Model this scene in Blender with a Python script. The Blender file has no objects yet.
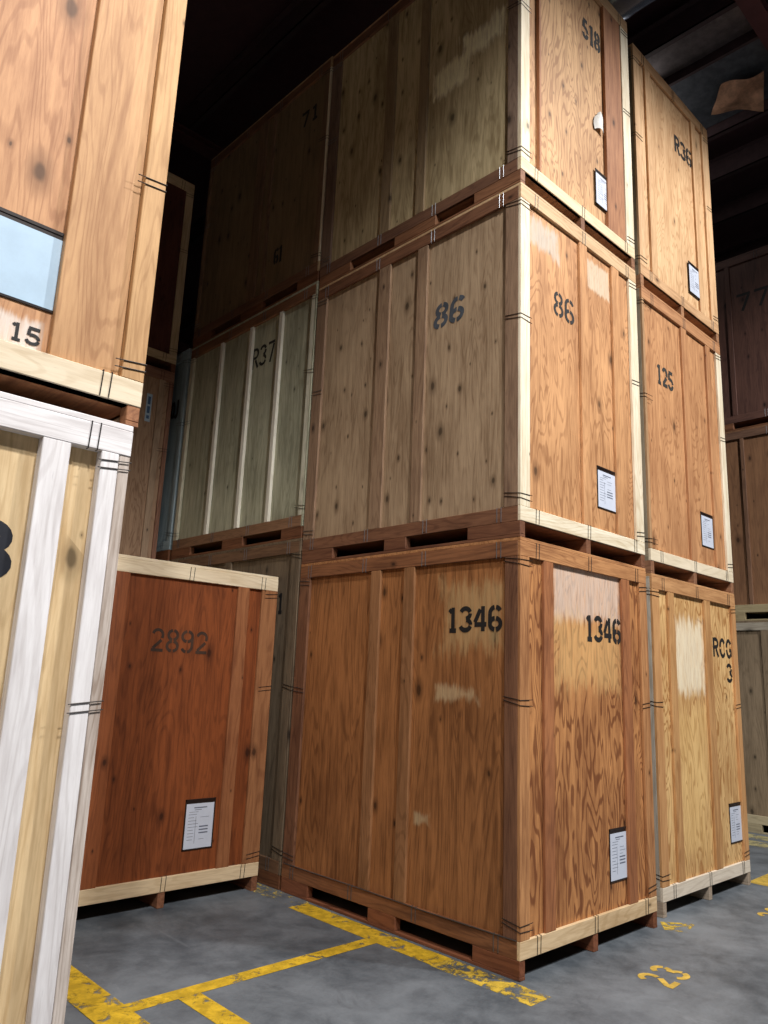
import bpy, bmesh, math, random
from mathutils import Vector, Matrix
random.seed(7)
COL = bpy.context.scene.collection
sRGB = lambda r, g, b: tuple((c/255/12.92 if c/255 <= .04045 else ((c/255+.055)/1.055)**2.4) for c in (r, g, b))

# ------------------------------------------------------------------ materials
def new_mat(name):
    m = bpy.data.materials.new(name); m.use_nodes = True
    nt = m.node_tree; nt.nodes.clear()
    out = nt.nodes.new('ShaderNodeOutputMaterial'); b = nt.nodes.new('ShaderNodeBsdfPrincipled')
    nt.links.new(b.outputs[0], out.inputs[0])
    return m, nt, b
class G:
    """tiny node helper"""
    def __init__(s, nt): s.nt = nt
    def n(s, t, **kw):
        x = s.nt.nodes.new(t)
        for k, v in kw.items(): setattr(x, k, v)
        return x
    def put(s, sock, v):
        if isinstance(v, bpy.types.NodeSocket): s.nt.links.new(v, sock)
        elif v is not None:
            if isinstance(v, tuple) and len(v) == 3 and sock.type == 'RGBA': v = (*v, 1)
            sock.default_value = v
    def math(s, op, a, b=None, c=None, clamp=False):
        x = s.n('ShaderNodeMath', operation=op); x.use_clamp = clamp
        for i, v in enumerate((a, b, c)):
            if v is not None: s.put(x.inputs[i], v)
        return x.outputs[0]
    def mix(s, f, a, b, blend='MIX'):
        x = s.n('ShaderNodeMix', data_type='RGBA', blend_type=blend)
        s.put(x.inputs[0], f); s.put(x.inputs[6], a); s.put(x.inputs[7], b)
        return x.outputs[2]
    def noise(s, vec, scale, detail=3, rough=.55, dist=0):
        x = s.n('ShaderNodeTexNoise'); s.put(x.inputs['Vector'], vec)
        x.inputs['Scale'].default_value = scale; x.inputs['Detail'].default_value = detail
        x.inputs['Roughness'].default_value = rough; x.inputs['Distortion'].default_value = dist
        return x.outputs[0]
    def ramp(s, f, a, b):
        x = s.n('ShaderNodeMapRange'); x.interpolation_type = 'SMOOTHSTEP'
        s.put(x.inputs[0], f); x.inputs[1].default_value = a; x.inputs[2].default_value = b
        return x.outputs[0]

def wood(name, lo, hi, axis='z', seed=0., flame=.5, knots=.4, blotch=.5, rough=.62, patches=(), spec=.35):
    """lo/hi: dark and light sRGB tone; patches: (u0,u1,z0,z1,colour,softness,strength,plane)"""
    m, nt, b = new_mat(name); g = G(nt)
    def grey(c, k=.13): a = .3*c[0]+.59*c[1]+.11*c[2]; return tuple(x+(a-x)*k for x in c)
    lo, hi = grey(lo), grey(hi)
    tc = g.n('ShaderNodeTexCoord').outputs['Object']
    mp = g.n('ShaderNodeMapping'); g.put(mp.inputs['Vector'], tc)
    mp.inputs['Location'].default_value = (seed*3.1, seed*1.7, seed*2.3)
    k = {'x': (.09, 1, 1), 'y': (1, .09, 1), 'z': (1, 1, .09)}[axis]
    mp.inputs['Scale'].default_value = k
    v = mp.outputs[0]
    mr = g.n('ShaderNodeMapping'); g.put(mr.inputs['Vector'], tc)
    mr.inputs['Location'].default_value = (seed*2.1, seed*3.7, seed*1.3)
    q = .19 if flame > .45 else .1
    mr.inputs['Scale'].default_value = {'x': (q, 1, 1), 'y': (1, q, 1), 'z': (1, 1, q)}[axis]
    base = g.noise(mr.outputs[0], 4.4, 3, .42, .35)
    ring = g.math('SINE', g.math('MULTIPLY', base, 150))
    ring = g.ramp(ring, .25, 1.0)
    fine = g.noise(v, 95, 4, .65)
    mid = g.noise(v, 22, 3, .6)
    mp2 = g.n('ShaderNodeMapping'); g.put(mp2.inputs['Vector'], tc)
    mp2.inputs['Location'].default_value = (seed*1.3+5, seed*2.9, seed*.7)
    mp2.inputs['Scale'].default_value = {'x': (.6, 1, 1), 'y': (1, .6, 1), 'z': (1, 1, .55)}[axis]
    v2 = mp2.outputs[0]
    big = g.noise(v2, 1.9, 4, .6)
    t = g.math('ADD', g.math('MULTIPLY', mid, .75), g.math('MULTIPLY', fine, .55))
    t = g.math('ADD', t, g.math('MULTIPLY', g.math('SUBTRACT', big, .5), 1.6*blotch))
    t = g.math('SUBTRACT', t, g.math('MULTIPLY', ring, .40*flame))
    t = g.ramp(t, .22, 1.0)
    col = g.mix(t, sRGB(*lo), sRGB(*hi))
    # fine dark pores
    col = g.mix(g.math('MULTIPLY', g.ramp(fine, .60, .80), .35), col, tuple(c*.45 for c in sRGB(*lo)))
    if knots > 0:
        sx0 = g.n('ShaderNodeSeparateXYZ'); g.put(sx0.inputs[0], v2)
        cb = g.n('ShaderNodeCombineXYZ'); g.put(cb.inputs[0], g.math('ADD', sx0.outputs[0], sx0.outputs[1])); g.put(cb.inputs[1], sx0.outputs[2])
        vo = g.n('ShaderNodeTexVoronoi', voronoi_dimensions='2D'); g.put(vo.inputs['Vector'], cb.outputs[0]); vo.inputs['Scale'].default_value = 5.2
        dj = g.math('ADD', vo.outputs['Distance'], g.math('MULTIPLY', g.math('SUBTRACT', g.noise(v2, 28, 2), .5), .07))
        sep = g.n('ShaderNodeSeparateColor'); g.put(sep.inputs[0], vo.outputs['Color'])
        on = g.math('LESS_THAN', sep.outputs[0], knots)
        sz = g.math('ADD', g.math('MULTIPLY', g.math('POWER', sep.outputs[1], 2.5), .10), .022)
        if knots > .9: sz = g.math('MULTIPLY', sz, 1.45)
        halo = g.math('SUBTRACT', 1, g.ramp(g.math('DIVIDE', dj, sz), .8, 2.7), clamp=True)
        core = g.math('SUBTRACT', 1, g.ramp(g.math('DIVIDE', dj, sz), .45, 1.1), clamp=True)
        col = g.mix(g.math('MULTIPLY', g.math('MULTIPLY', halo, on), .6), col, tuple(c*.6 for c in sRGB(*lo)))
        col = g.mix(g.math('MULTIPLY', g.math('MULTIPLY', core, on), .75), col, tuple(c*.18 for c in sRGB(*lo)))
    if patches:
        sx = g.n('ShaderNodeSeparateXYZ'); g.put(sx.inputs[0], tc)
        for (u0, u1, z0, z1, pc, soft, stren, pl) in patches:
            u = sx.outputs[0] if pl == 'F' else sx.outputs[1]
            du = g.math('SUBTRACT', g.math('ABSOLUTE', g.math('SUBTRACT', u, (u0+u1)/2)), (u1-u0)/2)
            dz = g.math('SUBTRACT', g.math('ABSOLUTE', g.math('SUBTRACT', sx.outputs[2], (z0+z1)/2)), (z1-z0)/2)
            d = g.math('MAXIMUM', du, dz)
            d = g.math('ADD', d, g.math('MULTIPLY', g.math('SUBTRACT', g.noise(v2, 5, 5, .7), .5), soft*3.2))
            d = g.math('ADD', d, g.math('MULTIPLY', g.math('SUBTRACT', g.noise(v, 30, 4, .7), .5), soft*4.2))
            f = g.math('SUBTRACT', 1, g.ramp(d, -soft, soft*.6), clamp=True)
            f = g.math('MULTIPLY', f, g.math('ADD', g.math('MULTIPLY', g.ramp(g.noise(v, 55, 4, .7), .3, .62), .45), .55))
            col = g.mix(g.math('MULTIPLY', f, stren), col, sRGB(*pc))
    g.put(b.inputs['Base Color'], col)
    g.put(b.inputs['Roughness'], rough); g.put(b.inputs['Specular IOR Level'], spec)
    bm_ = g.n('ShaderNodeBump'); bm_.inputs['Strength'].default_value = .25; bm_.inputs['Distance'].default_value = .002
    g.put(bm_.inputs['Height'], t); g.put(b.inputs['Normal'], bm_.outputs[0])
    return m

def plain(name, c, rough=.5, metal=0., spec=.5, noise=0.):
    m, nt, b = new_mat(name); g = G(nt); c = sRGB(*c)
    if noise:
        n = g.noise(g.n('ShaderNodeTexCoord').outputs['Object'], 9, 5, .7)
        g.put(b.inputs['Base Color'], g.mix(g.ramp(n, .3, .7), tuple(x*(1-noise) for x in c), tuple(min(1, x*(1+noise)) for x in c)))
    else: g.put(b.inputs['Base Color'], c)
    b.inputs['Roughness'].default_value = rough; b.inputs['Metallic'].default_value = metal
    b.inputs['Specular IOR Level'].default_value = spec
    return m

def concrete():
    m, nt, b = new_mat('floor_concrete'); g = G(nt)
    tc = g.n('ShaderNodeTexCoord').outputs['Object']
    a = g.noise(tc, .9, 6, .62, .6); c = g.noise(tc, 5, 6, .7, .4); f = g.noise(tc, 60, 4, .7)
    t = g.math('ADD', g.math('MULTIPLY', a, .9), g.math('MULTIPLY', c, .5)); t = g.math('ADD', t, g.math('MULTIPLY', f, .15))
    col = g.mix(g.ramp(t, .5, 1.05), sRGB(60, 67, 74), sRGB(124, 130, 136))
    mp = g.n('ShaderNodeMapping'); g.put(mp.inputs['Vector'], tc); mp.inputs['Scale'].default_value = (1, .25, 1); mp.inputs['Rotation'].default_value = (0, 0, .6)
    s = g.ramp(g.noise(mp.outputs[0], 4.5, 5, .75, 1.0), .60, .74)
    col = g.mix(g.math('MULTIPLY', s, .3), col, sRGB(150, 155, 160))
    s2 = g.ramp(g.noise(tc, 2.3, 5, .7, .8), .58, .72)
    col = g.mix(g.math('MULTIPLY', s2, .4), col, sRGB(52, 56, 62))
    g.put(b.inputs['Base Color'], col)
    g.put(b.inputs['Roughness'], g.math('ADD', g.math('MULTIPLY', c, .3), .38)); b.inputs['Specular IOR Level'].default_value = .35
    bm_ = g.n('ShaderNodeBump'); bm_.inputs['Strength'].default_value = .2; bm_.inputs['Distance'].default_value = .003
    g.put(bm_.inputs['Height'], t); g.put(b.inputs['Normal'], bm_.outputs[0])
    return m

def worn_paint(name, c, wear=.45, scale=9.):
    """yellow floor paint, chipped: transparent where worn off"""
    m, nt, b = new_mat(name); g = G(nt)
    tc = g.n('ShaderNodeTexCoord').outputs['Object']
    n1 = g.noise(tc, scale, 6, .75, .6); n2 = g.noise(tc, 3, 4, .6)
    col = g.mix(g.ramp(g.noise(tc, 14, 4, .7), .35, .7), tuple(x*.62 for x in sRGB(*c)), sRGB(*c))
    g.put(b.inputs['Base Color'], col); b.inputs['Roughness'].default_value = .55
    w = g.math('ADD', g.math('MULTIPLY', n1, .75), g.math('MULTIPLY', n2, .25))
    g.put(b.inputs['Alpha'], g.ramp(w, wear-.05, wear+.05))
    return m

# ------------------------------------------------------------------ mesh helpers
def box(bm, a, b, bev=.0025, mi=0):
    x0, x1 = sorted((a[0], b[0])); y0, y1 = sorted((a[1], b[1])); z0, z1 = sorted((a[2], b[2]))
    vs = [bm.verts.new((x, y, z)) for x in (x0, x1) for y in (y0, y1) for z in (z0, z1)]
    fs = [bm.faces.new([vs[i] for i in q]) for q in ((0,1,3,2),(4,6,7,5),(0,4,5,1),(2,3,7,6),(0,2,6,4),(1,5,7,3))]
    for f in fs: f.material_index = mi
    if bev:
        es = list({e for f in fs for e in f.edges})
        r = bmesh.ops.bevel(bm, geom=es, offset=min(bev, .3*min(x1-x0, y1-y0, z1-z0)), segments=1, affect='EDGES')
        for f in r['faces']: f.material_index = mi
def tube(bm, pts, r, seg=6, mi=0):
    pts = [Vector(p) for p in pts]; rings = []
    for i, p in enumerate(pts):
        d = (pts[min(i+1, len(pts)-1)]-pts[max(i-1, 0)]).normalized()
        u = d.orthogonal().normalized() if i == 0 else (rings_u - d*rings_u.dot(d)).normalized()
        rings_u = u; w = d.cross(u)
        rings.append([bm.verts.new(p+(u*math.cos(2*math.pi*k/seg)+w*math.sin(2*math.pi*k/seg))*r) for k in range(seg)])
    for a, b in zip(rings, rings[1:]):
        for k in range(seg):
            f = bm.faces.new((a[k], a[(k+1) % seg], b[(k+1) % seg], b[k])); f.material_index = mi
    bm.faces.new(rings[0][::-1]).material_index = mi; bm.faces.new(rings[-1]).material_index = mi
def obj(name, bm, mats, parent=None):
    bmesh.ops.recalc_face_normals(bm, faces=bm.faces)
    me = bpy.data.meshes.new(name); bm.to_mesh(me); bm.free()
    for m in (mats if isinstance(mats, (list, tuple)) else [mats]): me.materials.append(m)
    o = bpy.data.objects.new(name, me); COL.objects.link(o); o.parent = parent
    return o
def part(name, boxes, mat, parent, bev=.0025):
    bm = bmesh.new()
    for a, b in boxes: box(bm, a, b, bev)
    return obj(name, bm, mat, parent)

# ------------------------------------------------------------------ stencil lettering
def arc(cx, cy, rx, ry, a0, a1, n=9):
    return [(cx+rx*math.cos(math.radians(a0+(a1-a0)*i/n)), cy+ry*math.sin(math.radians(a0+(a1-a0)*i/n))) for i in range(n+1)]
GLY = {
 '1': [[(.34,0),(.34,1)], [(.17,.80),(.27,.92)], [(.18,.045),(.50,.045)]],
 '2': [arc(.3,.70,.22,.23,165,-30), [(.47,.50),(.12,.14)], [(.05,.07),(.56,.07)]],
 '3': [arc(.28,.73,.22,.21,160,15), arc(.28,.73,.22,.21,0,-85), arc(.28,.27,.24,.21,82,0), arc(.28,.27,.24,.21,-15,-165)],
 '4': [[(.42,0),(.42,.18)], [(.42,.30),(.42,1)], [(.30,.88),(.06,.36)], [(.04,.27),(.58,.27)]],
 '5': [[(.10,.92),(.54,.92)], [(.14,.84),(.12,.50)], arc(.29,.31,.24,.25,125,8), arc(.29,.31,.24,.25,-8,-165)],
 '6': [arc(.31,.70,.23,.24,25,82), arc(.31,.70,.23,.24,98,180), [(.08,.70),(.08,.28)], arc(.31,.28,.23,.22,170,95), arc(.31,.28,.23,.22,82,-82), arc(.31,.28,.23,.22,-98,-180)],
 '7': [[(.05,.93),(.56,.93)], [(.50,.84),(.24,0)]],
 '8': [arc(.3,.74,.20,.20,82,-82), arc(.3,.74,.20,.20,98,262), arc(.3,.27,.23,.21,80,-80), arc(.3,.27,.23,.21,100,260)],
 '9': [arc(.29,.30,.23,.24,205,262), arc(.29,.30,.23,.24,278,360), [(.52,.30),(.52,.72)], arc(.29,.72,.23,.22,-10,-85), arc(.29,.72,.23,.22,262,98), arc(.29,.72,.23,.22,82,0)],
 '0': [arc(.3,.5,.22,.44,80,-80), arc(.3,.5,.22,.44,100,260)],
 'R': [[(.10,0),(.10,1)], [(.18,.93),(.3,.93)]+arc(.3,.72,.21,.21,80,-80)+[(.18,.51)], [(.32,.42),(.54,0)]],
 'C': [arc(.32,.5,.24,.44,35,172), arc(.32,.5,.24,.44,188,325)],
 'G': [arc(.32,.5,.24,.44,35,172), arc(.32,.5,.24,.44,188,318), [(.54,.10),(.54,.42)], [(.36,.42),(.54,.42)]],
 'J': [[(.46,1),(.46,.28)]+arc(.27,.26,.19,.2,0,-160)],
}
def ribbon(bm, pl, w, place):
    n = len(pl); L = []; R = []
    for i, p in enumerate(pl):
        q0 = pl[max(i-1, 0)]; q1 = pl[min(i+1, n-1)]
        dx, dy = q1[0]-q0[0], q1[1]-q0[1]; l = math.hypot(dx, dy) or 1
        nx, ny = -dy/l*w/2, dx/l*w/2
        L.append(bm.verts.new(place(p[0]+nx, p[1]+ny))); R.append(bm.verts.new(place(p[0]-nx, p[1]-ny)))
    for i in range(n-1): bm.faces.new((L[i], R[i], R[i+1], L[i+1]))
def stencil(text, u0, u1, z0, z1, plane, depth, mat, parent, stroke=.19, slant=0., sway=0., name='stencil_number'):
    """plane F: u is x on the -y face; S: u is y and falls as the text reads, on the -x face"""
    bm = bmesh.new(); n = len(text); h = z1-z0; cw = (u1-u0)/n; gw = abs(cw)/.66
    asp = abs(gw)/h                         # glyph unit width -> metres
    for i, ch in enumerate(text):
        for k, st in enumerate(GLY[ch]):
            pts = [(x*asp, y) for x, y in st]
            def place(a, b, i=i):
                uu = u0+cw*i+math.copysign(1, cw)*(a*h+slant*b*h) + 0.03*cw
                zz = z0+b*h+sway*i*h
                dd = depth-.00012*(i % 2*6+k)
                return (uu, dd, zz) if plane == 'F' else (dd, uu, zz)
            ribbon(bm, pts, stroke, place)
    return obj(name, bm, mat, parent)

# ------------------------------------------------------------------ shared materials
PAINT = plain('stencil_paint', (26, 24, 24), .7, noise=.3)
PAINT_FADED = plain('stencil_paint_faded', (62, 42, 30), .75, noise=.35)
PAINT_NAVY = plain('stencil_paint_navy', (18, 22, 34), .6, noise=.2)
PAINT_GREY = plain('stencil_paint_grey', (70, 76, 84), .7, noise=.3)
PAINT_CHALK = plain('stencil_paint_dull', (45, 45, 42), .8, noise=.3)
WIRE = plain('clip_steel', (120, 122, 126), .38, .85)
WIRE_DARK = plain('clip_dark_steel', (64, 60, 58), .45, .7)
SLEEVE = plain('sleeve_plastic', (38, 28, 26), .35)
SHEET = plain('document_paper', (208, 216, 232), .45, spec=.5, noise=.04)
INK = plain('document_ink', (105, 112, 130), .7)
SHEET_BLUE = plain('document_paper_blue', (176, 200, 220), .35, noise=.05)
INK_BLUE = plain('tag_blue_ink', (70, 105, 150), .6)

def document(x, z, w, h, y, parent, sheet=SHEET, lines=True):
    """black framed plastic sleeve with a printed sheet in it, on the front face"""
    bm = bmesh.new(); t = .008
    box(bm, (x, y, z), (x+w, y-.002, z+h), .0005)
    for a, b in (((x, y, z), (x+t, y-.005, z+h)), ((x+w-t, y, z), (x+w, y-.005, z+h)), ((x, y, z), (x+w, y-.005, z+t)), ((x, y, z+h-.014), (x+w, y-.005, z+h))):
        box(bm, a, b, .001)
    sl = obj('document_sleeve', bm, SLEEVE, parent)
    bm = bmesh.new(); yy = y-.0026
    box(bm, (x+t+.002, yy, z+t+.002), (x+w-t-.002, yy-.0008, z+h-.030), 0)
    if lines:
        def bar(u0, v0, u1, v1):
            X = lambda u: x+t+(w-2*t)*u; Z = lambda v: z+t+(h-.04)*v
            f = bm.faces.new([bm.verts.new((X(a), yy-.0014, Z(b))) for a, b in ((u0, v0), (u1, v0), (u1, v1), (u0, v1))]); f.material_index = 1
        r = random.Random(int(x*1000+z*77))
        bar(.28, .90, .74, .925); bar(.30, .86, .55, .872); bar(.12, .815, .44, .823)
        for i in range(9):
            v = .76-.07*i
            bar(.10, v, .10+.16+.2*r.random(), v+.009)
            if i in (4, 5, 6): bar(.50, v-.01, .82, v+.018)
            elif r.random() < .6: bar(.52, v, .6+.25*r.random(), v+.008)
        bar(.36, .12, .372, .72)
    obj('printed_sheet', bm, [sheet, INK], sl)
    return sl

def wire_pair(name, paths, mat, parent, r=.0021):
    bm = bmesh.new()
    for p in paths: tube(bm, p, r, 5)
    return obj(name, bm, mat, parent)

W0, L0, H0 = 1.512, 2.107, 2.376
PAL = {}
def wd(key, lo, hi, axis='z', **kw):
    k = (key, axis)
    if k not in PAL: PAL[k] = wood(key+'_'+axis, lo, hi, axis, seed=len(PAL)*1.37+.5, **kw)
    return PAL[k]

def crate(pos, label, group=None, W=W0, L=L0, H=H0,
          panel=((120, 70, 35), (190, 125, 75)), side=None, frame=None, sframe=None,
          rail=None, srail=None, brail=None, bsrail=None, post=None, lpost=None, skid=None,
          fb=(), sb=(), fbd=0., rec=.022, srec=.022, batten=None, sbatten=None, ribdepth=0.,
          spost=(.115, .125), fpost=(.09, .10), opens=((.37, .93), (1.18, 1.76)), st=(), doc=None,
          patches=(), spatches=(), flame=.5, knots=.4, sknots=.4, sflame=.3, blotch=.5, sblotch=.5, clips=True, zb=(.098, .19), tag=None,
          clipmat=None, sclipmat=None, edge=0, name='storage_crate', strip=False, cz=(.25, 1.42, -.15)):
    r = bpy.data.objects.new(name, None); COL.objects.link(r); r.location = pos; r.empty_display_size = .3
    r['label'] = label; r['category'] = 'crate'; r['group'] = group or 'plywood storage crates stacked in the warehouse'
    n = 'c%d' % len(PAL)
    side = side or panel; frame = frame or panel; sframe = sframe or side
    rail = rail or frame; srail = srail or sframe; brail = brail or rail; bsrail = bsrail or srail
    post = post or frame; lpost = lpost or post; skid = skid or ((88, 50, 30), (140, 88, 55)); batten = batten or frame; sbatten = sbatten or sframe
    mk = lambda tag_, c, ax, **kw: wd(n+tag_, c[0], c[1], ax, **kw)
    kwf = dict(flame=flame, knots=knots, blotch=blotch)
    Mp = mk('front_ply', panel, 'z', patches=patches, **kwf)
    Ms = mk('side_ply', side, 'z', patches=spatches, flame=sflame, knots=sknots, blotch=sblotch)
    small = dict(flame=.35, knots=.15, blotch=.35)
    Mrail = mk('rail', rail, 'x', **small); Msrail = mk('srail', srail, 'y', **small)
    Mbrail = mk('brail', brail, 'x', **small); Mbsrail = mk('bsrail', bsrail, 'y', **small)
    Mpost = mk('post', post, 'z', **small); Mlpost = mk('lpost', lpost, 'z', **small) if lpost is not post else Mpost
    Mbat = mk('batten', batten, 'z', patches=patches if batten is frame and frame is panel else (), **small)
    Msbat = mk('sbatten', sbatten, 'z', **small); Msf = mk('spost', sframe, 'z', **small)
    Msk = mk('skid', skid, 'y', **small)
    zt = H-.022; zr = H-.114; z0, z1 = zb
    t = .022
    # pallet: three skids, the outer two notched for forks
    for i, xc in enumerate((0, W/2-.025, W-.05)):
        bm = bmesh.new()
        if i == 1: box(bm, (xc, .004, 0), (xc+.05, L-.004, z0), .003)
        else:
            box(bm, (xc, .003, 0), (xc+.05, L-.003, .018), .002)
            ye = .003
            for a, b in sorted(opens)+[(L-.003, 0)]:
                box(bm, (xc, ye, .018), (xc+.05, a, z0), .003); ye = b
        obj('skid', bm, Msk, r)
    part('deck', [((.003, .003, z0), (W-.003, L-.003, z0+.02))], Msk, r)
    # panels
    fp = part('front_panel', [((.02, rec, z0+.02), (W-.02, rec+.012, zt))], Mp, r)
    sp = part('side_panel', [((srec, rec+.012, z0+.02), (srec+.012, L-.03, zt))], Ms, r)
    part('side_panel', [((W-srec-.012, rec+.012, z0+.02), (W-srec, L-.03, zt))], Ms, r)
    part('back_panel', [((.02, L-.03, z0+.02), (W-.02, L-.015, zt))], Ms, r)
    part('roof_panel', [((.001, .001, zt), (W-.001, L-.001, H))], Mrail, r)
    # front frame
    part('top_rail', [((0, 0, zr), (W, rec, zt))], Mrail, r)
    part('bottom_rail', [((0, 0, z0), (W, rec, z1))], Mbrail, r)
    part('corner_post', [((0, .0005, z1), (fpost[0], rec, zr))], Mlpost, r)
    part('corner_post', [((W-fpost[1], .0005, z1), (W-edge, rec, zr))], Mpost, r)
    if edge: part('plywood_edge', [((W-edge+.003, .004, z1), (W, rec, zr))], mk('edge', ((150, 128, 112), (226, 214, 204)), 'z', flame=.3, knots=0, blotch=.3), r)
    for a, b in fb: part('batten', [((a, .001+fbd, z1), (b, rec, zr))], Mbat, r)
    # side frames, left and right
    for s in (0, 1):
        X = (lambda x: x) if s == 0 else (lambda x: W-x)
        part('side_rail', [((X(0), rec, zr), (X(srec), L, zt))], Msrail, r)
        part('side_rail', [((X(0), rec, z0), (X(srec), L, z1))], Mbsrail, r)
        part('side_post', [((X(0.0005), rec, z1), (X(srec), spost[0], zr))], Msf, r)
        part('side_post', [((X(0.0005), L-spost[1], z1), (X(srec), L, zr))], Msf, r)
        for a, b in sb: part('side_batten', [((X(.001-ribdepth), a, z1), (X(srec), b, zr))], Msbat, r)
    # wire clips at the corners and over the rails
    cm = clipmat or WIRE_DARK; sm = sclipmat or WIRE
    if clips:
        cr = .0021
        zs = [c if c > 0 else H+c for c in cz]
        for z in zs:
            for lx in (0, 1):
                P = []
                for dz, tl in ((-.014, .004), (.014, -.004)):
                    if lx == 0: P.append([(.115, -cr, z+dz-tl), (-cr, -cr, z+dz), (-cr, .12, z+dz+.022+tl)])
                    else: P.append([(W-.115, -cr, z+dz-.012), (W+cr, -cr, z+dz), (W+cr, .08, z+dz)])
                wire_pair('wire_clip', P, cm, r)
            wire_pair('wire_clip', [[(-cr, L-.13, z+dz-.01), (-cr, L-.002, z+dz), (.02, L+cr, z+dz)] for dz in (-.014, .014)], sm, r)
        for xq in (.17, W*.5, W-.14):
            for za, zb_ in ((z0+.005, z1+.004), (zr-.004, zt+.003)):
                wire_pair('wire_clip', [[(xq+d, .012, za), (xq+d, -cr, za), (xq+d+.004, -cr, zb_), (xq+d+.004, .012, zb_)] for d in (-.016, .016)], cm, r)
        for yq in (.16, .78, 1.36, L-.12):
            for za, zb_ in ((z0+.005, z1+.004), (zr-.004, zt+.003)):
                wire_pair('wire_clip', [[(.012, yq+d, za), (-cr, yq+d, za), (-cr, yq+d, zb_), (.012, yq+d, zb_)] for d in (-.016, .016)], sm, r)
    if strip:
        wire_pair('steel_wire', [[(-.004, .02, z1+.003), (-.004, .7, z1-.002), (-.005, 1.3, z1+.004), (-.004, L-.02, z1+.002)]], WIRE, r, .0035)
    EYE = (-3.6067-pos[0], -2.6338-pos[1], 1.5251-pos[2])       # where the measurements were taken from
    def onF(x, z, d): k = d/(0-EYE[1]); return x+(x-EYE[0])*k, z+(z-EYE[2])*k
    def onS(y, z, d): k = d/(0-EYE[0]); return y+(y-EYE[1])*k, z+(z-EYE[2])*k
    if doc:
        dx_, dz_ = onF(doc[0], doc[1], rec-(doc[4] if len(doc) > 4 else 0)); doc = (dx_, dz_)+tuple(doc[2:])
    for s_ in st:
        txt, u0, u1, a, b, plane = s_[:6]; kw = s_[6] if len(s_) > 6 else {}
        kw = dict(kw); mat = kw.pop('mat', PAINT)
        if plane == 'F': (u0, a), (u1, b) = onF(u0, a, rec), onF(u1, b, rec)
        else: (u0, a), (u1, b) = onS(u0, a, srec), onS(u1, b, srec)
        dep = (rec if plane == 'F' else srec)-.0012
        dep += kw.pop('lift', 0)
        stencil(txt, u0, u1, a, b, plane, dep, mat, fp if plane == 'F' else sp, **kw)
    if doc:
        dl = doc[4] if len(doc) > 4 else 0
        document(doc[0], doc[1], doc[2], doc[3], rec-.0005-dl, r, sheet=doc[5] if len(doc) > 5 else SHEET, lines=not (len(doc) > 5))
    if tag:
        o = part('inventory_tag', [((tag[0], rec, tag[1]), (tag[0]+tag[2], rec-.003, tag[1]+tag[3]))], SHEET_BLUE, r, .0005)
        bm = bmesh.new()
        for a, b in ((.10, .22), (.30, .55), (.62, .9)):
            X0, X1 = tag[0]+tag[2]*.25, tag[0]+tag[2]*.75
            bm.faces.new([bm.verts.new((x, rec-.0045, tag[1]+tag[3]*q)) for x, q in ((X0, a), (X1, a), (X1, b), (X0, b))])
        obj('tag_print', bm, INK_BLUE, o)
    return r

# colour pairs (dark, light) as sRGB of the bare material
ORANGE = ((140, 86, 48), (214, 150, 92))
ORANGE_D = ((128, 72, 36), (220, 150, 86))
HONEY = ((176, 120, 62), (240, 196, 128))
PALE = ((206, 184, 146), (250, 240, 214))
SIDEBROWN = ((116, 68, 32), (190, 122, 66))
GREYBROWN = ((126, 98, 70), (186, 158, 124))
OLIVE = ((140, 118, 80), (212, 192, 146))
BROWN = ((92, 56, 38), (146, 98, 68))
RED = ((100, 44, 14), (160, 80, 34))
WHITE = ((206, 200, 200), (248, 246, 248))
PINE = ((190, 154, 104), (236, 206, 156))
GREYGREEN = ((136, 136, 112), (196, 196, 168))
BLUEGREY = ((116, 140, 152), (168, 190, 200))

HI = H0
# centre stack -----------------------------------------------------------------
crate((0, 0, 0), 'orange-brown plywood crate stencilled 1346, standing on the floor at the centre corner', panel=ORANGE_D, side=SIDEBROWN,
      rail=ORANGE, brail=((196, 160, 112), (238, 208, 162)), post=ORANGE, sframe=BROWN, srail=((104, 62, 38), (162, 104, 64)), batten=((120, 68, 40), (188, 118, 70)),
      sbatten=((124, 80, 44), (180, 124, 78)), skid=((104, 56, 34), (154, 92, 60)),
      fb=((.24, .34), (1.165, 1.27)), sb=((.864, .962), (1.191, 1.29)), opens=((.325, .935), (1.184, 1.80)),
      st=(('1346', .676, 1.135, 1.815, 1.975, 'F'), ('1346', .575, .125, 1.825, 1.975, 'S')), doc=(.92, .35, .237, .315), flame=.8, knots=.12, strip=True,
      patches=((.34, 1.165, 1.93, 2.3, (226, 206, 190), .05, .75, 'F'), (.34, 1.165, 1.50, 1.95, (232, 190, 128), .10, .5, 'F')),
      spatches=((.13, .60, 1.72, 2.12, (206, 178, 128), .09, .5, 'S'), (.33, .66, 1.41, 1.49, (206, 180, 140), .035, .75, 'S'), (.70, .82, .66, .72, (200, 178, 140), .025, .7, 'S')), sknots=.2, sflame=.4)
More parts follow.
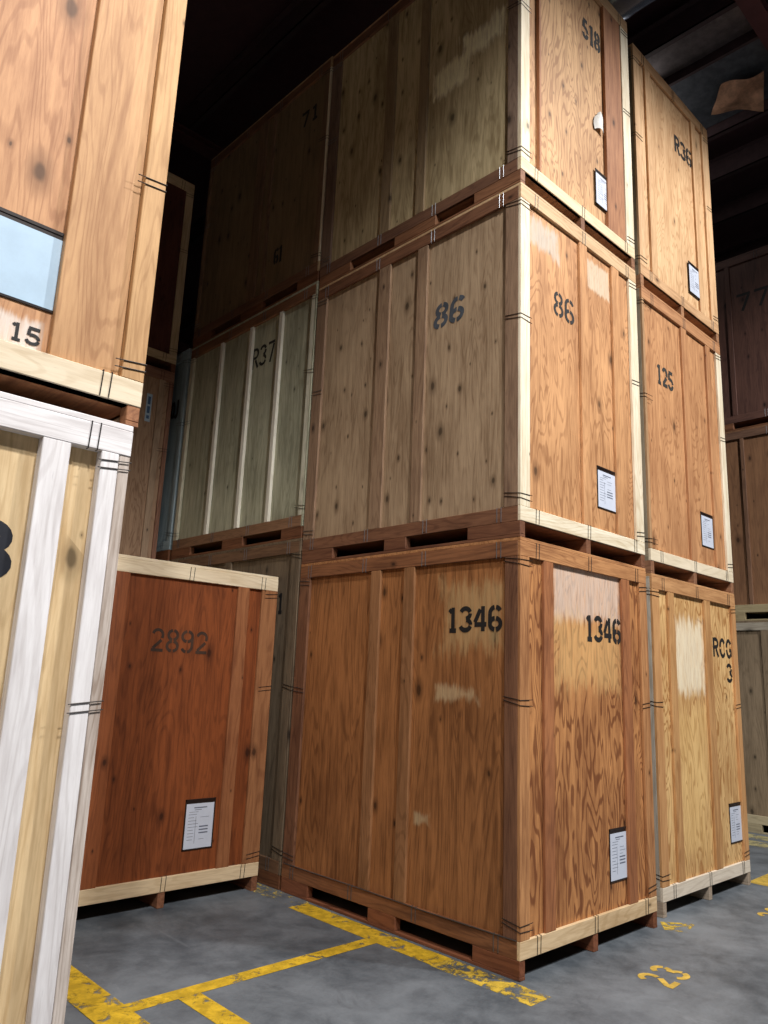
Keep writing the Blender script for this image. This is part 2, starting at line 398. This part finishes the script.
crate((0, 0, HI), 'plywood crate stencilled 86 with cream corner posts, resting on crate 1346', panel=((160, 106, 62), (222, 162, 106)), side=GREYBROWN,
      rail=((180, 140, 96), (226, 190, 144)), brail=PALE, post=PALE, sframe=((112, 84, 64), (160, 128, 100)), srail=BROWN, bsrail=BROWN, batten=((160, 106, 62), (222, 162, 106)), skid=((96, 56, 38), (140, 90, 60)),
      sbatten=((118, 88, 66), (170, 138, 106)),
      fb=((.703, .80), (1.144, 1.247)), sb=((.83, .93), (1.22, 1.345)), opens=((.41, .955), (1.17, 1.73)), fpost=(.098, .11), spost=(.126, .12),
      st=(('86', .357, .62, 1.565, 1.745, 'F', dict(stroke=.14)), ('86', .760, .47, 1.555, 1.735, 'S', dict(mat=PAINT_GREY, slant=.12))), doc=(.866, .335, .25, .30), flame=.6, knots=.15, sknots=.8,
      patches=((.12, .46, 2.0, 2.2, (190, 184, 172), .04, .85, 'F'), (.82, 1.13, 1.96, 2.2, (212, 196, 172), .02, .8, 'F')))
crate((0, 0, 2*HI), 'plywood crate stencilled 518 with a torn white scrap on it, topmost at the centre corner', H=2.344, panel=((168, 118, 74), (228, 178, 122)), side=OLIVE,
      rail=((170, 124, 82), (220, 178, 130)), brail=((206, 178, 136), (240, 218, 178)), post=PALE, sframe=((104, 80, 66), (150, 124, 104)), srail=((96, 64, 48), (140, 98, 72)), batten=((140, 86, 54), (190, 130, 86)),
      sbatten=((120, 98, 70), (166, 142, 106)), skid=((110, 68, 44), (160, 108, 72)),
      fb=((.215, .237), (1.12, 1.375)), sb=((.89, .98), (1.26, 1.37)), opens=((.40, .76), (1.19, 1.70)), rec=.03, fpost=(.098, .12),
      st=(('518', .79, 1.05, 1.70, 1.88, 'F'),), doc=(.93, .31, .245, .30, .012), flame=.8, knots=.75, sknots=.7,
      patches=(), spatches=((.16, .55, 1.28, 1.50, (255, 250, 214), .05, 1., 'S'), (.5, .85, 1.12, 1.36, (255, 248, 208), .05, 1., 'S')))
# right-hand stack
BX, BY = 1.7326, .0665
crate((BX, BY, 0), 'yellowish plywood crate stencilled RCG 3, standing on the floor right of crate 1346', panel=HONEY, side=((150, 140, 124), (206, 198, 182)),
      rail=((166, 112, 66), (214, 158, 102)), brail=((206, 190, 168), (240, 228, 208)), post=((176, 118, 66), (220, 164, 104)), batten=((160, 106, 56), (218, 164, 102)), sframe=((150, 140, 124), (200, 192, 176)),
      skid=((140, 120, 100), (190, 172, 150)), fb=((.25, .35), (.885, 1.0)), fpost=(.105, .085),
      st=(('RCG', 1.0, 1.385, 1.81, 1.965, 'F'), ('3', 1.25, 1.375, 1.61, 1.76, 'F')), doc=(1.15, .35, .235, .305), flame=.9, knots=.1,
      patches=((.35, .885, 1.50, 2.08, (246, 234, 206), .07, .85, 'F'), (.35, .885, .3, 1.4, (250, 212, 140), .14, .35, 'F')))
crate((BX, BY, HI), 'plywood crate stencilled 125, middle of the right-hand stack', panel=((160, 104, 62), (218, 158, 104)), side=((120, 108, 88), (166, 150, 124)),
      rail=((156, 100, 62), (206, 148, 98)), brail=((208, 190, 156), (242, 226, 196)), post=PALE, lpost=((150, 110, 72), (196, 152, 106)), batten=((156, 100, 60), (210, 150, 98)), skid=((120, 76, 52), (170, 120, 84)),
      fb=((.70, .80), (1.19, 1.28)), fpost=(.03, .10), st=(('125', .195, .50, 1.59, 1.755, 'F', dict(mat=PAINT_CHALK)),), doc=(.895, .34, .238, .30), flame=.5, knots=.6)
crate((BX, BY, 2*HI), 'pale plywood crate stencilled R36, topmost of the right-hand stack', H=2.344, panel=((190, 140, 92), (238, 194, 142)), side=((120, 108, 88), (166, 150, 124)),
      rail=((180, 130, 86), (226, 178, 126)), brail=((176, 128, 86), (226, 180, 130)), post=((190, 142, 96), (236, 192, 142)), batten=((186, 138, 92), (232, 186, 134)), skid=((140, 92, 60), (190, 136, 92)),
      fb=((.21, .31), (1.135, 1.22)), fpost=(.11, .14), st=(('R36', .735, 1.10, 1.67, 1.85, 'F'),), doc=(.905, .305, .245, .31, .012), flame=.6, knots=.35)
# row behind, along the aisle
CY = 2.125
crate((0, CY, 0), 'weathered grey-brown crate half hidden behind crate 2892, on the floor', H=2.59, side=((84, 70, 54), (134, 114, 90)), panel=((84, 70, 54), (134, 114, 90)),
      srail=((88, 62, 44), (134, 98, 70)), opens=((.34, .92), (1.2, 1.8)), sb=((1.0, 1.1),), st=(('11', .36, .175, 2.0, 2.16, 'S', dict(stroke=.17)),))
crate((0, CY, 2.59), 'grey-green plywood crate with pale ribs stencilled R37, middle of its stack', H=2.249, side=GREYGREEN, panel=GREYGREEN, sframe=((178, 174, 150), (222, 218, 196)),
      srail=((104, 68, 46), (150, 102, 70)), bsrail=((110, 78, 54), (154, 112, 80)), sb=((.49, .54), (.96, 1.01), (1.48, 1.53)), sbatten=((204, 198, 180), (244, 240, 226)), ribdepth=.0, srec=.03,
      spost=(.07, .06), opens=((.28, .85), (1.18, 1.75)), st=(('R37', .935, .56, 1.68, 1.885, 'S', dict(mat=PAINT_CHALK, stroke=.13)),), sknots=.3)
crate((0, CY, 4.839), 'dark plywood crate with a pale front post, on top of crate R37', H=2.28, side=((104, 84, 60), (150, 126, 92)), panel=((150, 120, 84), (200, 168, 124)), post=PALE, sframe=((104, 78, 58), (150, 118, 90)),
      srail=((96, 64, 46), (140, 98, 70)), sb=((.86, .90), (1.0, 1.14)), spost=(.09, .05), opens=((.30, .84), (1.2, 1.74)),
      st=(('61', .70, .56, .42, .58, 'S', dict(mat=PAINT_CHALK)), ('71', .42, .14, 1.72, 1.88, 'S', dict(mat=PAINT_CHALK))), sknots=.5)
HY = 4.29
crate((0, HY, 0), 'brown crate on the floor at the far end, under the blue-grey crate', H=2.60, panel=BROWN)
crate((0, HY, 2.60), 'blue-grey painted crate stencilled 0J, far behind crate R37', H=2.27, panel=BLUEGREY, side=BLUEGREY, sb=((.8, .9), (1.2, 1.3)), spost=(.06, .1),
      st=(('0J', .22, .06, 1.50, 1.70, 'S', dict(mat=PAINT, lift=-.022)),), sknots=.1)
# crates left of the aisle end
crate((-1.64, 2.213, 0), 'red-brown plywood crate stencilled 2892 with cream rails, standing alone on the floor', H=2.265, panel=RED, side=BROWN,
      rail=((214, 190, 150), (246, 230, 198)), brail=((210, 180, 136), (242, 216, 174)), post=((124, 72, 40), (178, 118, 72)), batten=((128, 70, 38), (178, 112, 66)), fb=((1.157, 1.257),), fpost=(.30, .14), lpost=((108, 52, 22), (164, 88, 44)),
      skid=((112, 66, 44), (160, 106, 74)), st=(('2892', .486, .94, 1.64, 1.80, 'F', dict(mat=PAINT_FADED, stroke=.13)),), doc=(.87, .335, .236, .33), flame=.35, knots=.45, blotch=.3)
crate((-1.575, 4.43, 0), 'brown crate on the floor at the aisle end behind crate 2892', H=2.32, panel=BROWN)
crate((-1.575, 4.43, 2.32), 'brown plywood crate with a small blue tag, seen above crate 2892', H=2.28, panel=((138, 104, 78), (188, 152, 120)), frame=((124, 82, 64), (172, 124, 98)), batten=((146, 118, 94), (194, 164, 134)),
      fb=((1.35, 1.418),), fpost=(.05, .045), tag=(1.238, 1.68, .06, .30), knots=.5)
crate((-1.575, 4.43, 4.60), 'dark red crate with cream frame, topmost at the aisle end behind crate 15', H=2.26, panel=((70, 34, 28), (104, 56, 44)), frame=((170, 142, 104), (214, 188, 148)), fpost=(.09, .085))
# foreground stack
FX, FY = -3.970, -.1057
crate((FX-.016, FY, 0), 'pine crate with whitish frame boards and a black 8, foreground left on the floor', panel=PINE, rail=WHITE, post=WHITE, batten=WHITE, brail=WHITE, side=PINE,
      fb=((.22, .315), (1.207, 1.30)), rec=.045, fpost=(.105, .105), st=(('8', 1.012, 1.172, 1.78, 1.955, 'F', dict(stroke=.22, mat=PAINT_NAVY)),), knots=.45, flame=.3, blotch=.25, edge=.042, cz=(.3, 1.40, -.15), sclipmat=WIRE_DARK)
r = crate((FX, FY, HI), 'plywood crate stencilled 15 with a large blue-white document sleeve, foreground top left', panel=((158, 104, 66), (212, 156, 108)), rail=((190, 156, 112), (228, 200, 158)), brail=((206, 182, 146), (240, 224, 194)),
      post=((166, 120, 72), (216, 168, 112)), batten=((160, 110, 68), (210, 160, 108)), opens=((.06, .95), (1.18, 1.95)), fb=((1.18, 1.426),), fpost=(.09, .085), rec=.058, fbd=.026, skid=((130, 78, 48), (186, 124, 80)), zb=(.076, .172),
      st=(('15', 1.03, 1.14, .183, .245, 'F', dict(stroke=.18)),), doc=(.86, .315, .318, .31, 0, SHEET_BLUE), knots=.95, flame=.4, cz=(.23, .98, -.15),
      patches=((.7, 1.16, .1, .30, (222, 214, 206), .02, .85, 'F'),))
# across the far aisle, right background
GX, GY = 5.714, -.83
crate((GX, GY, 0), 'dull brown crate with grey top rail, right background on the floor', H=2.36, side=((112, 94, 72), (156, 134, 106)), panel=((112, 94, 72), (156, 134, 106)), srail=((142, 132, 116), (184, 174, 156)), bsrail=((160, 146, 116), (200, 186, 150)),
      sb=((.5, .6), (1.5, 1.6)), opens=((.35, .9), (1.2, 1.72)), skid=((140, 126, 98), (180, 166, 130)))
crate((GX, GY, 2.36), 'reddish brown crate with olive bottom rail, right background, middle of its stack', H=2.36, side=((112, 74, 50), (158, 112, 76)), panel=((112, 74, 50), (158, 112, 76)), sframe=((104, 72, 54), (148, 108, 80)), bsrail=((150, 134, 96), (190, 172, 130)), srail=((92, 64, 50), (132, 96, 74)),
      sb=((.5, .57), (1.655, 1.70)), opens=((.35, .9), (1.2, 1.76)), skid=((140, 122, 86), (178, 160, 120)))
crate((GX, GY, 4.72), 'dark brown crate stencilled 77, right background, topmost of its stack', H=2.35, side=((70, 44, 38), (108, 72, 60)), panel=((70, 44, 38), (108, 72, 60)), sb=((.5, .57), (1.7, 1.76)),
      st=(('77', 1.645, 1.21, 1.56, 1.80, 'S', dict(stroke=.15)),))

# torn paper scrap on crate 518 (a curl of white paper stapled on the panel) ------
bm = bmesh.new(); nu, nv = 10, 8; gr = []
for j in range(nv+1):
    row = []
    for i in range(nu+1):
        u, v = i/nu, j/nv
        wdt = .125*(1-.35*(v-.35)**2*2) - (.03 if v > .8 else 0)
        x = 1.035 + (u-.5)*wdt - .01*math.sin(v*5)
        z = 1.01 + v*.16 - .02*(u-.5)**2*4
        y = .020 - .028*math.sin(math.pi*u)*(.6+.4*math.sin(3*v)) - .012*(1-v)*u
        row.append(bm.verts.new((x, y, z)))
    gr.append(row)
for j in range(nv):
    for i in range(nu):
        bm.faces.new((gr[j][i], gr[j][i+1], gr[j+1][i+1], gr[j+1][i]))
scrap = obj('paper_scrap', bm, plain('scrap_paper', (226, 224, 218), .6, noise=.12))
scrap.location = (0, 0, 2*HI)
md = scrap.modifiers.new('s', 'SOLIDIFY'); md.thickness = .0015
scrap['label'] = 'torn white paper scrap stuck on the front of crate 518'; scrap['category'] = 'paper'

# ------------------------------------------------------------------ floor and its markings
def struct(name, bm, m, parent=None):
    o = obj(name, bm, m, parent)
    if parent is None: o['kind'] = 'structure'
    return o
bm = bmesh.new(); box(bm, (-9, -10, -.2), (14, 16, 0), 0)
floor = struct('floor', bm, concrete())
Y1 = worn_paint('lane_paint', (232, 190, 50), .43); Y2 = worn_paint('lane_paint_worn', (226, 190, 70), .50, 14); Y3 = worn_paint('number_paint', (222, 186, 84), .36, 16); Y4 = worn_paint('ghost_paint', (190, 180, 130), .47, 12)
def mark(pts, mat, name='lane_marking', z=.0015):
    bm = bmesh.new(); bm.faces.new([bm.verts.new((x, y, z)) for x, y in pts]); return obj(name, bm, mat, floor)
def rect(x0, x1, y0, y1, mat, **k): return mark([(x0, y0), (x1, y0), (x1, y1), (x0, y1)], mat, **k)
rect(-.195, -.03, .45, 1.75, Y1, z=.0015); rect(-.205, -.03, -.215, .45, Y2, z=.0015); rect(-.17, -.01, 1.75, 2.5, worn_paint('lane_paint_chipped', (226, 200, 110), .56, 18))
rect(-1.72, -.195, .885, .985, Y1, z=.002)
rect(-1.49, -1.37, -.3, .885, Y1, z=.002)
rect(-1.90, -1.715, -.2, 1.75, Y1, z=.0025)
mark([(1.50, -.05), (1.64, .05), (1.80, -.125), (1.56, -.17)], Y2)
mark([(3.3, -.05), (3.3, .12), (4.3, .14), (4.3, -.02)], Y3)
rect(4.93, 5.22, -3, 4, Y4); rect(5.35, 5.60, -3, 4, Y4)
def floor_text(text, org, ux, uy, h, mat, cw=.7):
    bm = bmesh.new(); ux = Vector((*ux, 0)).normalized(); uy = Vector((*uy, 0)).normalized()
    for i, ch in enumerate(text):
        for k, st in enumerate(GLY[ch]):
            def place(a, b, i=i, k=k):
                p = Vector((org[0], org[1], .0018+.0001*k))+ux*(a+cw*i)*h+uy*b*h; return p
            ribbon(bm, st, .17, place)
    return obj('painted_number', bm, mat, floor)
floor_text('23', (.565, -.55), (1, .06), (0, 1), .21, Y3, .80)
floor_text('22', (2.37, -.50), (1, .06), (0, 1), .21, Y3, .80)

# ------------------------------------------------------------------ building shell
wallm = plain('wall_metal', (92, 84, 78), .8, noise=.15)
for nm, a, b in (('wall_back', (-9, 16, 0), (14, 16.2, 9)), ('wall_front', (-9, -10.2, 0), (14, -10, 9)), ('wall_left', (-9.2, -10, 0), (-9, 16, 9)), ('wall_right', (14, -10, 0), (14.2, 16, 9))):
    bm = bmesh.new(); box(bm, a, b, 0); struct(nm, bm, wallm)
bm = bmesh.new(); box(bm, (-9, -10, 8.95), (14, 16, 9.1), 0)
ceil = struct('ceiling', bm, plain('ceiling_deck', (74, 46, 50), .85, noise=.1))
PUR = plain('purlin_steel', (66, 48, 50), .6, noise=.2); BEAM = plain('beam_steel', (86, 50, 52), .55, noise=.15)
def cbox(nm, a, b, m): bm = bmesh.new(); box(bm, a, b, .004); return obj(nm, bm, m, ceil)
for x in (-6.2, -4.6, -3.0, -1.5, .3, 1.7, 3.25, 5.02, 5.88, 6.9, 8.2, 9.8, 11.4):
    bm = bmesh.new()                                     # Z-shaped purlin
    box(bm, (x, -10, 8.42), (x+.012, 16, 8.70), 0); box(bm, (x, -10, 8.42), (x+.07, 16, 8.432), 0); box(bm, (x-.06, -10, 8.688), (x+.012, 16, 8.70), 0)
    obj('purlin', bm, PUR, ceil)
for y in (-.42, 5.6, 11.6):
    bm = bmesh.new()                                     # I-beam under the purlins
    box(bm, (-9, y-.09, 8.30), (14, y+.09, 8.318), 0); box(bm, (-9, y-.006, 8.0+.31), (14, y+.006, 8.42), 0); box(bm, (-9, y-.09, 8.402), (14, y+.09, 8.42), 0)
    obj('beam', bm, BEAM, ceil)
# foil-faced insulation bays, sagging, one torn open
FOIL = plain('insulation_foil', (120, 112, 112), .42, .6, noise=.25); FOILD = plain('insulation_foil_dull', (92, 96, 102), .45, .55, noise=.25)
def sheet(x0, x1, y0, y1, z, m, sag=.06, name='insulation_sheet', seed=1):
    bm = bmesh.new(); nx, ny = 10, 24; g = []; rr = random.Random(seed)
    for j in range(ny+1):
        row = []
        for i in range(nx+1):
            u, v = i/nx, j/ny
            zz = z - sag*math.sin(math.pi*u)*(.7+.3*math.sin(v*9+seed)) - .012*rr.random()
            row.append(bm.verts.new((x0+(x1-x0)*u, y0+(y1-y0)*v, zz)))
        g.append(row)
    for j in range(ny):
        for i in range(nx): bm.faces.new((g[j][i], g[j][i+1], g[j+1][i+1], g[j+1][i]))
    for f in bm.faces: f.smooth = True
    return obj(name, bm, m, ceil)
sheet(3.27, 3.80, -.33, 5.5, 8.50, FOIL, .03, seed=2)
sheet(3.90, 5.0, -.33, 5.5, 8.56, FOILD, .08, seed=3)
bm = bmesh.new(); box(bm, (3.82, -10, 8.40), (3.86, 16, 8.60), 0); obj('purlin', bm, PUR, ceil)
# torn flap hanging from the bay
bm = bmesh.new(); A = [Vector(p) for p in ((4.25, .26, 8.43), (4.40, -.15, 8.43), (4.95, .06, 8.39), (4.60, .54, 8.39))]
nn = 12; g = []
for j in range(nn+1):
    row = []
    for i in range(nn+1):
        u, v = i/nn, j/nn
        p = (A[0]*(1-u)+A[1]*u)*(1-v)+(A[3]*(1-u)+A[2]*u)*v
        p.z += .02*math.sin(u*7+v*4)+.018*math.sin(v*9-u*3)
        row.append(bm.verts.new(p))
    g.append(row)
for j in range(nn):
    for i in range(nn): bm.faces.new((g[j][i], g[j][i+1], g[j+1][i+1], g[j+1][i])).smooth = True
obj('torn_foil_flap', bm, plain('foil_bright', (196, 150, 120), .5, .4, noise=.3), ceil)
# round spiral duct over the centre stack
bm = bmesh.new(); seg = 40; ys = [(-.30+.06*i) for i in range(0, 120)]; rings = []
for k, y in enumerate(ys):
    rr_ = .27+(.008 if k % 5 == 0 else 0)
    rings.append([bm.verts.new((1.95+rr_*math.cos(2*math.pi*i/seg), y, 8.02+rr_*math.sin(2*math.pi*i/seg))) for i in range(seg)])
for a, b in zip(rings, rings[1:]):
    for i in range(seg): bm.faces.new((a[i], a[(i+1) % seg], b[(i+1) % seg], b[i])).smooth = True
duct = obj('round_duct', bm, plain('galvanised_steel', (205, 222, 255), .2, .9, noise=.12), ceil)

# ------------------------------------------------------------------ lights: high-bay lamps above the aisle, plus an added ceiling fill
def bay(x, y, z, power, ang=136, blend=.35, r=.16, c=(1, .975, .95)):
    l = bpy.data.lights.new('high_bay', 'SPOT'); l.energy = power; l.spot_size = math.radians(ang); l.spot_blend = blend
    l.shadow_soft_size = r; l.color = c
    o = bpy.data.objects.new('high_bay_light', l); o.location = (x, y, z); COL.objects.link(o)
    return o
bay(-2.3, -4.2, 8.3, 2800, ang=135, blend=.4)
bay(2.8, -4.4, 8.4, 2800, ang=150)
bay(-5.6, -5.2, 8.3, 2050, ang=136)
l = bpy.data.lights.new('duct_fill', 'POINT'); l.energy = 17; l.color = (1, .95, .92); l.shadow_soft_size = .22  # added fill without a fixture: brings a highlight onto the duct, brightens the foil
o = bpy.data.objects.new('duct_fill_light', l); o.location = (4.3, 1.4, 8.1); COL.objects.link(o)
w = bpy.data.worlds.new('World'); bpy.context.scene.world = w; w.use_nodes = True
w.node_tree.nodes['Background'].inputs[0].default_value = (.7, .8, 1, 1); w.node_tree.nodes['Background'].inputs[1].default_value = .02

# ------------------------------------------------------------------ camera
yaw, pitch, roll = -.7573, .2159, .0410
f = Vector((-math.sin(yaw)*math.cos(pitch), math.cos(yaw)*math.cos(pitch), math.sin(pitch)))
r0 = Vector((math.cos(yaw), math.sin(yaw), 0)); u0 = r0.cross(f)
rt = r0*math.cos(roll)+u0*math.sin(roll); up = -r0*math.sin(roll)+u0*math.cos(roll)
cd = bpy.data.cameras.new('camera'); cam = bpy.data.objects.new('camera', cd); COL.objects.link(cam)
M = Matrix((rt, up, -f)).transposed().to_4x4(); M.translation = (-3.6067, -2.6338, 1.5251); cam.matrix_world = M
cd.sensor_fit = 'HORIZONTAL'; cd.sensor_width = 36; cd.lens = 757.575*36/768; cd.clip_start = .05
sc = bpy.context.scene; sc.camera = cam
sc.view_settings.view_transform = 'Standard'; sc.view_settings.look = 'None'; sc.view_settings.gamma = 1
sc.view_settings.use_curve_mapping = False; sc.view_settings.exposure = -.5
